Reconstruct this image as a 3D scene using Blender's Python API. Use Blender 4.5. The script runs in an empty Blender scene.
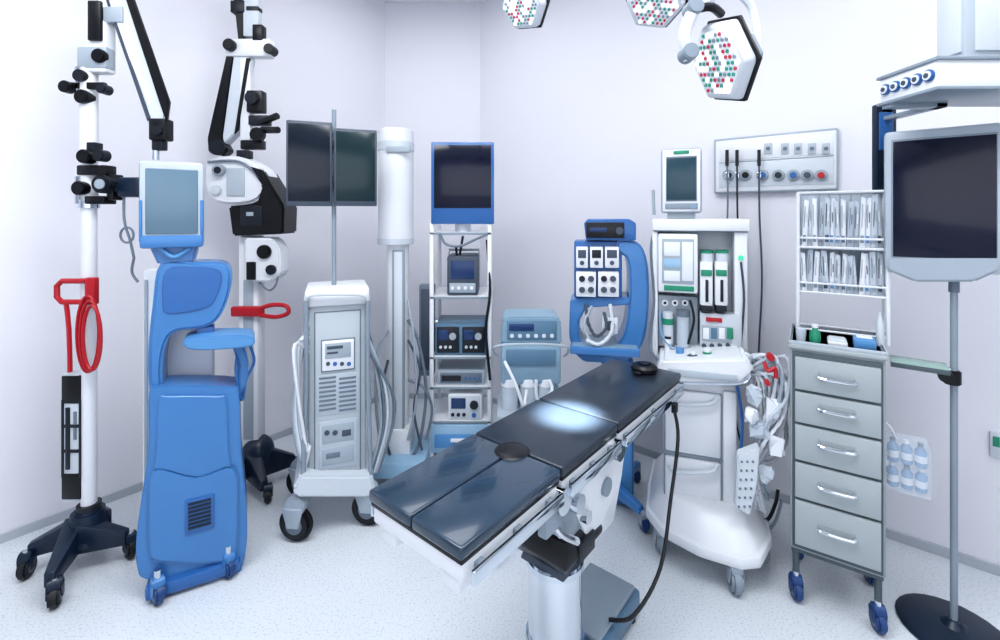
import bpy,bmesh,math,random
from mathutils import Vector,Matrix
from math import sin,cos,pi
random.seed(4)
F0=460.;H=1.6;HY=215.
C=bpy.context.scene.collection
M={}
def hx(h):
    v=[int(h[i:i+2],16)/255 for i in (0,2,4)]
    return tuple([(c/12.92 if c<=.04045 else ((c+.055)/1.055)**2.4) for c in v]+[1])
def mat(k,h,rough=.4,metal=0,var=.12,scale=6,emit=0,alpha=1,coat=0,bump=0,speck=None):
    m=bpy.data.materials.new(k);m.use_nodes=True;n=m.node_tree.nodes;l=m.node_tree.links
    b=n['Principled BSDF'];tc=n.new('ShaderNodeTexCoord');no=n.new('ShaderNodeTexNoise')
    no.inputs['Scale'].default_value=scale;no.inputs['Detail'].default_value=4
    l.new(tc.outputs['Object'],no.inputs['Vector'])
    mx=n.new('ShaderNodeMix');mx.data_type='RGBA'
    c=hx(h);mx.inputs[6].default_value=c;mx.inputs[7].default_value=tuple([x*(1-var) for x in c[:3]]+[1])
    l.new(no.outputs['Fac'],mx.inputs[0]);out=mx.outputs[2]
    if speck:
        n2=n.new('ShaderNodeTexNoise');n2.inputs['Scale'].default_value=speck[1];n2.inputs['Detail'].default_value=3
        l.new(tc.outputs['Object'],n2.inputs['Vector'])
        r=n.new('ShaderNodeValToRGB');r.color_ramp.elements[0].position=.54;r.color_ramp.elements[1].position=.7
        l.new(n2.outputs['Fac'],r.inputs[0])
        m2=n.new('ShaderNodeMix');m2.data_type='RGBA';m2.inputs[7].default_value=hx(speck[0])
        l.new(r.outputs['Color'],m2.inputs[0]);l.new(out,m2.inputs[6]);out=m2.outputs[2]
    l.new(out,b.inputs['Base Color'])
    b.inputs['Roughness'].default_value=rough;b.inputs['Metallic'].default_value=metal
    b.inputs['Alpha'].default_value=alpha;b.inputs['Coat Weight'].default_value=coat
    if emit: l.new(out,b.inputs['Emission Color']);b.inputs['Emission Strength'].default_value=emit
    if bump:
        bp=n.new('ShaderNodeBump');bp.inputs['Strength'].default_value=bump;bp.inputs['Distance'].default_value=.01
        l.new(no.outputs['Fac'],bp.inputs['Height']);l.new(bp.outputs['Normal'],b.inputs['Normal'])
    M[k]=m
mat('wall','e6e7ee',.55,var=.03,scale=1.5);mat('ceil','eeeff3',.7,var=.03)
mat('floor','d6dce2',.2,var=.05,scale=2,speck=('b4bec8',120));mat('base','b9c0c9',.4)
mat('white','e2e6eb',.35,var=.05);mat('offw','cbd3db',.4,var=.06);mat('lgrey','a4b0bb',.4);mat('grey','707d8b',.4);mat('mgrey','485362',.45)
mat('cartg','b6c0c7',.4);mat('silver','8e9ba7',.35);mat('bezel','b6c1cb',.3)
mat('dark','171d27',.4);mat('black','080b11',.35);mat('navy','10243a',.35);mat('blue','4580bb',.3,coat=.3);mat('blue2','3269a8',.3,coat=.2);mat('lblue','5b95ca',.35)
mat('pblue','9cc0da',.35);mat('teal','86a3b7',.35);mat('steelblue','5b7d96',.35)
mat('steel','d2dae2',.08,metal=1,var=.1,scale=20);mat('chrome','dde2e8',.05,metal=1)
mat('red','b51c2a',.35);mat('green','249070',.4);mat('sgreen','3fd0a0',.4,emit=.3)
mat('pad','27323f',.32,var=.3,scale=9,coat=.2,bump=.08);mat('pad_sheen','2a4054',.2,var=.35,scale=5,coat=.4,bump=.08);mat('rubber','1b1f26',.6)  # leg pads: bluish sheen of the black padding put into the base colour
mat('screen','122030',.15,var=.4,scale=2);mat('screenb','091230',.12,var=.4,scale=2);mat('screeng','17343a',.16,var=.4,scale=2)
mat('lscreen','6a8598',.2,var=.25,scale=3,emit=.03);mat('cyscreen','2b4855',.2,emit=.05);mat('dscreen','1d3a66',.2,emit=.1)
mat('cab','969fa3',.38,var=.06);mat('cabf','a6afb3',.38,var=.06);mat('cabd','525f66',.45);mat('paper','e4e9f0',.5);mat('paperg','b2bcc8',.5);mat('clear','d8e3ee',.15,alpha=.7);mat('bagc','dce8f4',.12,alpha=.28);mat('clearb','8fb4d8',.15,alpha=.7)
mat('wheel','27497e',.4);mat('wheeld','12161d',.5);mat('lensp','dfe5ec',.25,emit=.12);mat('lensw','ffffff',.1,emit=.9);mat('lensr','b8384e',.15,emit=.25);mat('lensg','3a9080',.15,emit=.25)
mat('lampw','d6dce4',.3);mat('glass','9dbfb6',.1,alpha=.85)

class Fr:
    def __init__(s,px,Y,rot=0,z0=0): s.rx=(px-500)/F0*Y;s.ry=Y;s.rot=rot;s.c=cos(rot);s.s=sin(rot);s.z0=z0
    def x(s,px,v=0):
        t=(px-500)/F0;return (t*(s.ry+v*s.c)-s.rx+v*s.s)/(s.c-t*s.s)
    def z(s,py,v=0,x=0): return H-(py-HY)*(s.ry+x*s.s+v*s.c)/F0-s.z0
    def p(s,px,py,v=0):
        x=s.x(px,v);return Vector((x,v,s.z(py,v,x)))
    def sc(s,v=0,x=0): return (s.ry+x*s.s+v*s.c)/F0
    def up(s,z0):
        f=Fr(0,1,s.rot,z0);f.rx=s.rx;f.ry=s.ry;return f
def cat(P,sm):
    n=len(P);Q=[]
    for i in range(n):
        p0,p1,p2,p3=P[i-1],P[i],P[(i+1)%n],P[(i+2)%n]
        for q in range(sm):
            u=q/sm;Q.append(.5*((2*p1)+(p2-p0)*u+(2*p0-5*p1+4*p2-p3)*u*u+(3*p1-p0-3*p2+p3)*u**3))
    return Q
class MB:
    def __init__(s,F=None): s.bm=bmesh.new();s.m=[];s.F=F;s.T=None
    def _add(s,t,k):
        if k not in s.m: s.m.append(k)
        i=s.m.index(k)
        for f in t.faces: f.material_index=i
        me=bpy.data.meshes.new('t');t.to_mesh(me);t.free();s.bm.from_mesh(me);bpy.data.meshes.remove(me);return s
    def _bev(s,t,b,seg=2):
        if b>0: bmesh.ops.bevel(t,geom=[e for e in t.edges],offset=b,segments=seg,affect='EDGES',profile=.5,clamp_overlap=True)
    def box(s,x0,x1,y0,y1,z0,z1,k,bev=.004,seg=2):
        t=bmesh.new();bmesh.ops.create_cube(t,size=1)
        for v in t.verts: v.co=Vector(((x0+x1)/2+v.co.x*(x1-x0),(y0+y1)/2+v.co.y*(y1-y0),(z0+z1)/2+v.co.z*(z1-z0)))
        d=min(abs(x1-x0),abs(y1-y0),abs(z1-z0));s._bev(t,min(bev,d*.45),seg);return s._add(t,k)
    def cyl(s,a,b,r,k,r2=None,seg=20,bev=0):
        a=Vector(a);b=Vector(b);d=b-a;t=bmesh.new()
        bmesh.ops.create_cone(t,cap_ends=True,segments=seg,radius1=r,radius2=r if r2 is None else r2,depth=d.length)
        if bev: bmesh.ops.bevel(t,geom=[e for e in t.edges if len(e.link_faces)==2 and any(len(f.verts)>4 for f in e.link_faces)],offset=bev,segments=2,affect='EDGES')
        q=Vector((0,0,1)).rotation_difference(d.normalized()).to_matrix().to_4x4()
        bmesh.ops.transform(t,matrix=Matrix.Translation((a+b)/2)@q,verts=t.verts);return s._add(t,k)
    def ell(s,c,r,k,u=16,v=10,jit=0):
        t=bmesh.new();bmesh.ops.create_uvsphere(t,u_segments=u,v_segments=v,radius=1)
        for q in t.verts:
            g=1+random.uniform(-jit,jit);q.co=Vector((c[0]+q.co.x*r[0]*g,c[1]+q.co.y*r[1]*g,c[2]+q.co.z*r[2]*g))
        return s._add(t,k)
    def crumple(s,c,r,k,n=18):
        for _ in range(3):
            s.hull([(c[0]+random.uniform(-1,1)*r[0],c[1]+random.uniform(-1,1)*r[1],c[2]+random.uniform(-1,1)*r[2]) for i in range(n)],k)
        return s
    def hull(s,pts,k,bev=0):
        t=bmesh.new()
        for p in pts: t.verts.new(p)
        r=bmesh.ops.convex_hull(t,input=t.verts)
        bmesh.ops.delete(t,geom=[g for g in r['geom_interior'] if isinstance(g,bmesh.types.BMVert)],context='VERTS')
        bmesh.ops.dissolve_limit(t,angle_limit=.02,verts=t.verts,edges=t.edges)
        s._bev(t,bev);return s._add(t,k)
    def prism(s,pts,v0,v1,k,bev=.006,seg=2):
        t=bmesh.new();a=[t.verts.new((p[0],v0,p[1])) for p in pts];b=[t.verts.new((p[0],v1,p[1])) for p in pts];n=len(pts)
        t.faces.new(a);t.faces.new(b[::-1])
        for i in range(n): t.faces.new((a[i],b[i],b[(i+1)%n],a[(i+1)%n]))
        bmesh.ops.recalc_face_normals(t,faces=t.faces)
        if bev:
            es=[e for e in t.edges if abs(e.verts[0].co.y-e.verts[1].co.y)<1e-6] if n>14 else [e for e in t.edges]
            bmesh.ops.bevel(t,geom=es,offset=bev,segments=seg,affect='EDGES',clamp_overlap=True)
        return s._add(t,k)
    def tube(s,pts,r,k,seg=8,sm=6,closed=False,cor=0):
        P=[Vector(p) for p in pts];n=len(P);Q=[]
        if sm>1 and n>2:
            rng=n if closed else n-1
            for i in range(rng):
                g=(lambda j:P[j%n]) if closed else (lambda j:P[max(0,min(n-1,j))])
                p0,p1,p2,p3=g(i-1),g(i),g(i+1),g(i+2)
                for q in range(sm):
                    u=q/sm;Q.append(.5*((2*p1)+(p2-p0)*u+(2*p0-5*p1+4*p2-p3)*u*u+(3*p1-p0-3*p2+p3)*u**3))
            if not closed: Q.append(P[-1])
        else: Q=P
        t=bmesh.new();rings=[];N=len(Q);up=None
        for i,p in enumerate(Q):
            if closed: d=Q[(i+1)%N]-Q[i-1]
            else: d=Q[min(N-1,i+1)]-Q[max(0,i-1)]
            if d.length<1e-7: d=Vector((0,0,1))
            d.normalize()
            if up is None: up=d.orthogonal().normalized()
            up=(up-d*up.dot(d));up=up.normalized() if up.length>1e-6 else d.orthogonal().normalized()
            w=d.cross(up);rr=r*(1+(cor if i%2 else -cor))
            rings.append([t.verts.new(p+(up*cos(2*pi*j/seg)+w*sin(2*pi*j/seg))*rr) for j in range(seg)])
        for i in range(N if closed else N-1):
            A=rings[i];B=rings[(i+1)%N]
            for j in range(seg): t.faces.new((A[j],A[(j+1)%seg],B[(j+1)%seg],B[j]))
        if not closed: t.faces.new(rings[0][::-1]);t.faces.new(rings[-1])
        bmesh.ops.recalc_face_normals(t,faces=t.faces);return s._add(t,k)
    def lathe(s,prof,c,k,seg=28):
        t=bmesh.new();rings=[[t.verts.new((c[0]+r*cos(2*pi*j/seg),c[1]+r*sin(2*pi*j/seg),c[2]+z)) for j in range(seg)] for r,z in prof]
        for A,B in zip(rings,rings[1:]):
            for j in range(seg): t.faces.new((A[j],A[(j+1)%seg],B[(j+1)%seg],B[j]))
        t.faces.new(rings[0][::-1]);t.faces.new(rings[-1]);bmesh.ops.recalc_face_normals(t,faces=t.faces);return s._add(t,k)
    # measured from the photograph, in the thing's own front plane
    def pb(s,x0,x1,y0,y1,v0,v1,k,bev=.004):
        F=s.F;a=F.x(x0,v0);b=F.x(x1,v0);c=(a+b)/2
        return s.box(a,b,min(v0,v1),max(v0,v1),F.z(y1,v0,c),F.z(y0,v0,c),k,bev)
    def pc(s,x,y0,y1,r,v,k,r2=None,bev=0):
        F=s.F;a=F.x(x,v);q=F.sc(v,a);return s.cyl((a,v,F.z(y1,v,a)),(a,v,F.z(y0,v,a)),r*q,k,None if r2 is None else r2*q,bev=bev)
    def pd(s,x,y,r,v0,v1,k,bev=0,seg=18):
        p=s.F.p(x,y,v0);return s.cyl(p,(p.x,v1,p.z),r*s.F.sc(v0,p.x),k,bev=bev,seg=seg)
    def pt(s,pts,r,k,closed=False,cor=0,sm=6,seg=8):
        P=[s.F.p(*p) for p in pts];return s.tube(P,r*s.F.sc(),k,closed=closed,cor=cor,sm=sm,seg=seg)
    def pp(s,pts,v0,v1,k,bev=.006,sm=0,seg=2):
        if sm: pts=[tuple(q) for q in cat([Vector(p) for p in pts],sm)]
        P=[s.F.p(x,y,v0) for x,y in pts];return s.prism([(p.x,p.z) for p in P],v0,v1,k,bev,seg)
    def build(s,name,par=None,label=None):
        if s.T: bmesh.ops.transform(s.bm,matrix=s.T,verts=s.bm.verts)
        me=bpy.data.meshes.new(name);s.bm.to_mesh(me);s.bm.free()
        for k in s.m: me.materials.append(M[k])
        for p in me.polygons: p.use_smooth=True
        me.set_sharp_from_angle(angle=math.radians(35))
        o=bpy.data.objects.new(name,me);C.objects.link(o)
        if par: o.parent=par
        if label: o['label']=label
        return o
def tag(o,label,cat_,group=None):
    o['label']=label;o['category']=cat_
    if group: o['group']=group
    return o
def thing(F,name,label,cat_,group=None):
    o=bpy.data.objects.new(name,None);C.objects.link(o);o.location=(F.rx,F.ry,F.z0);o.rotation_euler=(0,0,F.rot);o.empty_display_size=.1
    return tag(o,label,cat_,group)
def solo(m,name,label,cat_,group=None):
    o=m.build(name);F=m.F;o.location=(F.rx,F.ry,F.z0);o.rotation_euler=(0,0,F.rot);return tag(o,label,cat_,group)
def caster(root,x,y,top,r,wk='wheel',fk='white',ang=.5,w=None,z=0):
    w=w or r*.42;a=Vector((cos(ang),sin(ang),0));f=Vector((-sin(ang),cos(ang),0));c=Vector((x,y,r+z))
    m=MB();m.cyl((x,y,z+r*1.7),(x,y,top),r*.32,'steel')
    for sg in (-1,1):
        q=c+a*w*1.15*sg;m.hull([q+f*r*.35+Vector((0,0,-.1*r)),q-f*r*.35+Vector((0,0,-.1*r)),q+f*r*.75+Vector((0,0,1.05*r)),q-f*r*.6+Vector((0,0,1.05*r)),]+[q+a*r*.12*sg+f*r*.3*e+Vector((0,0,h*r)) for e in (-1,1) for h in (-.05,1.0)],fk)
    m.cyl(c+Vector((0,0,r*1.05))-a*w*1.2,c+Vector((0,0,r*1.05))+a*w*1.2,r*.62,fk,bev=r*.1)
    o=m.build('caster',root)
    m=MB();m.cyl(c-a*w,c+a*w,r,wk,bev=r*.2,seg=24);m.cyl(c-a*w*1.06,c+a*w*1.06,r*.5,'grey');m.build('wheel',o)
def struct(m,name):
    o=m.build(name);o['kind']='structure';return o

# ---------------- setting
A=Vector((-1.005,4.02));B=Vector((-.175,4.02));R=Vector((6.15,-1.2));L=Vector((-5.22,-1.2));CZ=3.453
def poly(name,k,z0,z1):
    m=MB();m.hull([(p.x,p.y,z) for p in (A+Vector((-.05,.1)),B+Vector((.05,.1)),R+Vector((.15,-.1)),L+Vector((-.15,-.1))) for z in (z0,z1)],k);return struct(m,name)
poly('floor','floor',-.08,0);poly('ceiling','ceil',CZ,CZ+.08)
def wall(name,P,Q):
    d=(Q-P).normalized();n=Vector((-d.y,d.x))
    m=MB();m.hull([(q.x,q.y,z) for q in (P,Q,Q+n*.1,P+n*.1) for z in (0,CZ)],'wall');struct(m,'wall_'+name)
    m=MB();m.hull([(q.x,q.y,z) for q in (P,Q,Q-n*.012,P-n*.012) for z in (0,.045)],'base');struct(m,'baseboard_'+name)
wall('left',L,A);wall('back',A,B);wall('right',B,R);wall('rear',R,L)
wr=math.atan2(-1.976,2.395)
def wally(px): return 4.697/((px-500)/F0+1.212)

# ---------------- microscope stand, far left
F=Fr(88,2.12,0)
T=thing(F,'surgical_microscope','tall white microscope stand with red cable at the far left wall','microscope')
def leg(m,c,e,w0,w1,z0,h0,z1,h1,k):
    c=Vector(c);e=Vector(e);d=(e-c).normalized();n=Vector((-d.y,d.x))
    m.hull([(p.x,p.y,z) for p,w,za,zb in ((c,w0,z0,h0),(e,w1,z1,h1)) for q in (-1,1) for p in [p+n*w*q] for z in (za,zb)],k,.006)
ends=[(-.19,-.09),(.08,-.24),(.17,.03),(-.1,.17)]
m=MB();
for e in ends: leg(m,(.0,0),e,.085,.038,.09,.22,.08,.14,'navy')
m.cyl((0,0,.1),(0,0,.25),.09,'navy',r2=.06,bev=.01);m.build('base',T)
for i,e in enumerate(ends): caster(T,e[0],e[1],.12,.045,'wheeld','navy',ang=.3+i*.3)
m=MB(F);m.pc(89,66,520,6.5,0,'white');m.pc(89,66,205,7.4,0,'white');m.pc(89,200,208,8.6,0,'steel');m.pc(89,503,522,10,0,'dark');m.build('column',T)
m=MB(F);m.pb(84,106,-30,72,-.03,.03,'white',.012);m.pb(76,106,46,68,-.035,.02,'lgrey',.01);m.pp([(96,-30),(121,-30),(164,104),(165,126),(147,124)],-.02,.02,'offw',.006);m.pp([(116,-30),(123,-30),(169,102),(166,122),(161,108)],-.027,-.012,'black',.002);m.pp([(95,-30),(98,-30),(150,118),(147,121)],-.026,-.012,'mgrey',.002);m.pp([(104,0),(112,0),(150,96),(150,108)],-.024,-.018,'white',.002)
m.pb(101,122,6,22,-.03,.03,'lgrey',.006);m.build('balance_arm',T)
m=MB(F);m.pb(148,165,118,140,-.03,.03,'black',.008);m.pb(151,162,138,150,-.02,.02,'dark',.006);m.pc(156,145,160,3,0,'steel');m.pd(156,130,5,-.045,-.02,'dark');m.build('arm_joint',T)
m=MB(F);m.pd(97,55,7,-.05,-.02,'black',.004);m.pb(87,100,0,40,-.045,-.025,'black',.005);m.pb(62,104,82,89,-.03,-.01,'black',.004)
m.pd(63,86,6,-.05,-.01,'black',.003);m.pd(78,75,6,-.05,-.01,'dark');m.pd(80,96,7,-.05,0,'black',.003);m.pd(100,88,5,-.05,0,'dark',.003);m.pb(74,78,66,100,-.03,-.01,'steel')
m.build('control_knobs',T)
m=MB(F);m.pb(76,106,165,175,-.04,.02,'black',.006);m.pd(82,156,7,-.07,-.02,'black',.004);m.pd(97,155,6,-.07,-.02,'dark',.004);m.pd(77,188,7,-.06,-.02,'black',.004);m.pd(99,184,9,-.07,0,'dark',.006);m.pd(99,184,5,-.075,-.06,'lgrey')
m.pb(84,104,196,204,-.04,.03,'black',.005);m.pb(74,79,176,204,-.04,-.02,'steel',.004);m.pb(82,94,142,152,-.03,.02,'dark',.004);m.build('microscope_head',T)
m=MB(F);m.pt([(100,187,0),(118,188,0),(136,186,0)],6,'navy');m.pb(116,138,177,197,-.03,.03,'navy',.012);m.pb(106,113,174,200,-.03,.03,'black',.005);m.build('viewing_arm',T)
m=MB(F);m.pt([(124,197,-.01),(124,216,-.01),(126,228,-.01),(130,240,-.01),(134,258,-.01)],1.2,'grey');P=F.p(127,235,-.01)
m.tube([(P.x+.03*cos(a),-.01,P.z+.035*sin(a)) for a in [i*pi/5 for i in range(10)]],.005,'grey',closed=True,sm=2);m.pt([(134,258,-.01),(132,272,-.01),(138,282,-.01)],1.2,'grey');m.build('hanging_cable',T)
m=MB(F);m.pt([(86,302,-.04),(62,302,-.04),(57,297,-.04),(57,286,-.04),(62,281,-.04),(86,281,-.04)],2.6,'red',sm=1);m.pb(84,94,278,305,-.05,-.02,'red',.006);m.pt([(66,302,-.04),(69,330,-.04),(70,372,-.04)],2,'red',sm=2);m.build('handle',T,'red tubular handle')
m=MB(F)
for j in range(3): m.pt([(88+j*2+(11-j)*cos(q),334+j*2+(38-j*3)*sin(q),-.05-.01*j) for q in [i*pi/5 for i in range(10)]],1.5,'red',closed=True,sm=4)
m.build('cable_coil',T,'coiled red cable')
m=MB(F);m.pb(62,79,374,502,-.03,.02,'offw',.008);m.pb(61,80,376,404,-.034,.02,'black',.005);m.pb(61,80,474,500,-.034,.02,'black',.005);m.pb(61,63,400,478,-.035,.02,'dark',.001);m.pb(78.5,80,400,478,-.035,-.01,'dark',.001);m.pb(65,69,408,470,-.036,-.02,'dark',.002);m.pb(73,76,412,440,-.034,-.02,'grey',.002)
for y in (425,450): m.pb(62,79,y,y+3,-.035,0,'dark',.001)
m.pb(78,88,404,412,-.015,.015,'steel');m.pb(78,88,466,474,-.015,.015,'steel');m.build('power_unit',T)

# ---------------- blue cart
F=Fr(197,2.12,.5)
T=thing(F,'equipment_cart','large bright blue moulded machine cart with grey touch screen and tray','medical cart')
m=MB(F);m.pp([(149,392),(158,387),(194,386),(230,387),(239,394),(241,450),(246,500),(247,540),(242,568),(234,580),(190,582),(146,580),(137,568),(136,540),(141,500),(148,450)],-.16,.0,'blue',.026,sm=4,seg=4);m.build('lower_body',T)
m=MB(F);m.pp([(158,400),(170,396),(216,396),(227,400),(230,450),(237,505),(236,556),(226,564),(158,564),(149,554),(147,510),(155,450)],-.172,-.15,'blue',.012,sm=4,seg=3);fp=m.build('front_panel',T)
m=MB(F);m.pp([(153,470),(196,477),(234,468),(238,512),(236,552),(226,562),(160,562),(149,552),(148,512)],-.178,-.165,'blue',.006,sm=4);m.build('lower_cover',fp)
m=MB(F);m.pb(185,214,498,532,-.186,-.175,'blue2',.003)
for i in range(7): m.pb(188,211,501+i*4,503.5+i*4,-.189,-.182,'navy',.001)
m.build('vent_grille',fp)
m=MB(F);m.pp([(160,264),(192,262),(222,263),(231,272),(229,296),(219,318),(204,328),(176,332),(166,344),(162,366),(162,392),(156,398),(149,392),(148,350),(152,306)],-.14,.02,'blue',.016,sm=4,seg=3);m.build('upper_body',T)
m=MB(F);m.pp([(166,270),(192,267),(216,269),(222,278),(217,296),(206,308),(168,314),(162,300)],-.146,-.13,'blue2',.004,sm=4);m.build('upper_cover',T)
m=MB(F);m.pp([(230,340),(241,340),(249,364),(244,394),(234,398),(238,366)],-.12,.0,'blue',.01,sm=2);m.build('side_strut',T)
m=MB(F);m.pp([(186,340),(214,336),(248,336),(255,341),(249,347),(216,350),(192,350),(184,346)],-.2,-.04,'lblue',.006,sm=3);m.pb(196,214,327,340,-.12,-.05,'blue2',.008);m.build('tray',T,'pale blue instrument tray')
m=MB(F);m.pp([(146,240),(200,240),(194,262),(158,266)],-.13,-.04,'blue',.01);m.pt([(160,248,-.14),(174,257,-.145),(190,248,-.14)],2,'lblue');m.build('screen_neck',T)
m=MB(F);m.pb(138,204,161,247,-.16,-.12,'bezel',.02);m.pb(139,203,235,248,-.166,-.12,'blue',.01);m.pb(138.5,142,200,242,-.163,-.13,'blue',.004);m.pb(200,203.5,200,242,-.163,-.13,'blue',.004);sh=m.build('screen_housing',T)
m=MB(F);m.pb(145,198,169,234,-.166,-.155,'lscreen',.006);m.build('screen',sh)
m=MB(F);m.pb(142,214,268,572,.02,.1,'white',.02);m.pb(144,148,280,560,.016,.03,'lgrey',.003);m.build('rear_column',T)
m=MB(F);m.pt([(250,345,-.1),(254,362,-.1),(246,380,-.1),(242,400,-.12),(236,372,-.14),(238,350,-.1)],1.4,'blue2');m.build('tubing',T)
m=MB(F);m.pb(144,240,574,588,-.19,.12,'blue2',.015);m.build('chassis',T)
for x,y in ((-.12,-.19),(.13,-.17),(-.12,.1),(.13,.1)): caster(T,x,y,.14,.042,'wheel','blue',ang=.4)

# ---------------- second microscope
F=Fr(258,2.72,0)
T=thing(F,'surgical_microscope','white and black articulated microscope with red handle behind the blue cart','microscope')
m=MB(F);m.pb(238,258,236,452,-.04,.05,'white',.014);m.pb(243,253,280,440,-.045,-.03,'lgrey',.004);m.build('column',T)
m=MB(F);
for e in ((-.09,-.18),(.14,-.16),(.16,.12),(-.12,.12)): leg(m,(0,0),e,.08,.04,.08,.26,.07,.13,'navy')
m.ell((0,0,.2),(.09,.09,.1),'navy');m.build('base',T)
for e in ((-.09,-.18),(.14,-.16),(.16,.12),(-.12,.12)): caster(T,e[0],e[1],.1,.04,'wheeld','navy',ang=.4)
m=MB(F);m.pp([(204,168),(212,158),(236,156),(256,164),(268,178),(258,200),(232,205),(208,198)],-.08,.06,'white',.016,sm=3);m.pd(217,170,6,-.11,-.06,'lgrey',.004);m.pd(217,170,3.5,-.115,-.1,'dark');m.pd(215,190,5,-.1,-.06,'offw',.004);m.pt([(208,162,-.09),(240,162,-.09),(262,180,-.09)],1.2,'grey');m.pb(226,244,168,196,-.088,-.07,'bezel',.004);m.build('pivot_housing',T)
m=MB(F);m.pp([(228,206),(256,204),(262,186),(248,166),(262,170),(284,206),(283,234),(232,236)],-.1,.08,'black',.01);m.pb(240,262,206,226,-.105,-.08,'dark',.004);m.pb(246,253,212,216,-.11,-.1,'lgrey',.001);m.build('counterweight',T)
m=MB(F);m.pp([(244,238),(272,238),(280,250),(280,274),(270,282),(250,282),(244,262)],-.1,.02,'white',.01);m.pd(263,252,7,-.12,-.09,'black',.005);m.pd(270,270,5,-.12,-.09,'dark',.003);m.pb(246,255,262,280,-.11,-.08,'black',.004);m.pt([(258,280,-.08),(268,290,-.08),(276,284,-.08),(280,262,-.08)],1,'grey');m.build('drive_unit',T)
m=MB(F);m.pp([(226,54),(234,54),(222,140),(228,150),(222,156),(208,152),(207,138)],-.04,.03,'black',.006);m.pp([(233,56),(250,56),(238,130),(224,144),(222,136)],-.038,.03,'offw',.006);m.pp([(246,58),(250,58),(238,130),(234,134)],-.044,-.03,'black',.002);m.pd(216,147,8,-.06,-.03,'dark',.004);m.build('lower_arm',T)
m=MB(F);m.pp([(230,-30),(246,-30),(244,44),(238,44)],-.04,.03,'black',.008);m.pb(243,258,-30,36,-.045,.0,'offw',.005);m.pb(224,270,38,56,-.05,.02,'white',.012);m.pd(228,44,6,-.08,0,'black',.004);m.pd(268,48,5,-.07,0,'black',.003);m.pb(252,262,24,40,-.055,0,'black',.006);m.pb(230,244,0,12,-.05,0,'dark',.006);m.pb(246,258,6,10,-.05,0,'dark',.002);m.build('upper_arm',T)
m=MB(F);m.pb(246,262,90,112,-.06,.0,'black',.008);m.pd(251,97,7,-.08,-.05,'dark',.004);m.pb(240,250,58,140,-.04,.0,'white',.004);m.pb(248,268,115,125,-.05,0,'dark',.006);m.pd(256,134,7,-.08,-.04,'black',.004);m.pt([(262,122,-.04),(272,118,-.06),(277,116,-.08)],3.4,'black');m.pt([(262,130,-.04),(272,130,-.06),(278,130,-.08)],3.4,'black');m.pb(240,262,140,149,-.05,0,'black',.006);m.pb(236,248,150,158,-.04,.02,'dark',.005);m.build('optics_head',T)
m=MB(F);m.pb(230,262,307,317,-.07,-.03,'red',.01);m.pt([(258,309,-.06),(272,305,-.06),(286,306,-.06),(288,313,-.06),(276,317,-.06),(260,315,-.06)],2.1,'red');m.build('handle',T,'red handle bar')

# ---------------- twin-screen cart
F=Fr(333,2.5,.35)
T=thing(F,'equipment_cart','pale grey cart on big casters carrying two dark back-to-back screens','medical cart')
m=MB(F);m.pb(308,366,296,478,-.17,.15,'cartg',.014);m.pb(304,370,290,306,-.19,.17,'white',.014);m.build('body',T)
m=MB(F);m.pb(314,361,311,476,-.178,-.165,'grey',.004);m.pb(315,360,312,475,-.182,-.165,'cartg',.006);fp=m.build('front_panel',T)
m=MB(F);m.pb(321,355,339,371,-.19,-.175,'grey',.003);m.pb(322,354,340,370,-.193,-.175,'white',.004);m.pb(325,351,343,358,-.197,-.185,'lgrey',.002);m.pb(327,343,346,349,-.199,-.19,'mgrey',.0005);m.pb(327,338,352,354,-.199,-.19,'mgrey',.0005)
for i in range(4): m.pd(328+i*7,364,2,-.198,-.185,'blue2' if i%2 else 'mgrey')
m.build('control_panel',fp)
m=MB(F);m.pb(317,358,374,414,-.185,-.178,'bezel',.003)
for r in range(8):
    for i in range(2): m.pb(319+i*20,336+i*20,377+r*4.5,379+r*4.5,-.188,-.183,'grey',.001)
m.build('vent_grille',fp)
m=MB(F);m.pb(319,357,420,468,-.188,-.178,'bezel',.004);m.pb(322,354,424,442,-.191,-.184,'lgrey',.003);m.pb(322,354,447,464,-.191,-.184,'lgrey',.003);m.pd(327,433,2.5,-.195,-.185,'mgrey');m.pd(335,433,2.5,-.195,-.185,'mgrey');m.pb(342,351,430,436,-.194,-.186,'mgrey',.001);m.pb(326,340,453,458,-.194,-.186,'grey',.001)
m.build('lower_module',fp)
m=MB(F)
for x in (306,368): m.pt([(x,300,-.2),(x,380,-.2),(x+(-3 if x<330 else 3),480,-.2)],2.2,'silver')
m.pt([(306,300,-.2),(314,294,-.22),(360,294,-.22),(368,300,-.2)],2.2,'white');m.build('push_frame',T)
m=MB(F);m.pp([(300,476),(372,476),(376,490),(370,498),(296,498),(292,490)],-.24,.22,'offw',.012);m.build('base_tray',T)
for x,y in ((-.17,-.19),(.17,-.19),(-.17,.18),(.17,.18)): caster(T,x,y,.2,.085,'wheeld','lgrey',ang=1.1,w=.025)
m=MB(F);m.pc(334,110,292,2.2,0,'silver');m.pb(318,350,140,148,-.03,.02,'mgrey',.003);m.pb(318,350,176,184,-.03,.02,'mgrey',.003);m.build('monitor_pole',T)
for x0,x1,y0,y1,k in ((286,332,121,206,'screen'),(334,377,129,206,'screeng')):
    m=MB(F);m.pb(x0,x1,y0,y1,-.06,-.03,'mgrey',.006);o=m.build('monitor',T)
    m=MB(F);m.pb(x0+2,x1-2,y0+3,y1-5,-.063,-.055,k,.001);m.build('screen',o)
m=MB(F)
for j in range(9): m.pt([(309,312+j*5,-.16),(303-j*1.2,350,-.18-.01*j),(293+j*1.6,398+j*6,-.2),(297+j*1.6,446,-.19),(306-j*.4,476,-.17)],1.5,('lgrey','offw','white')[j%3])
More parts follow.
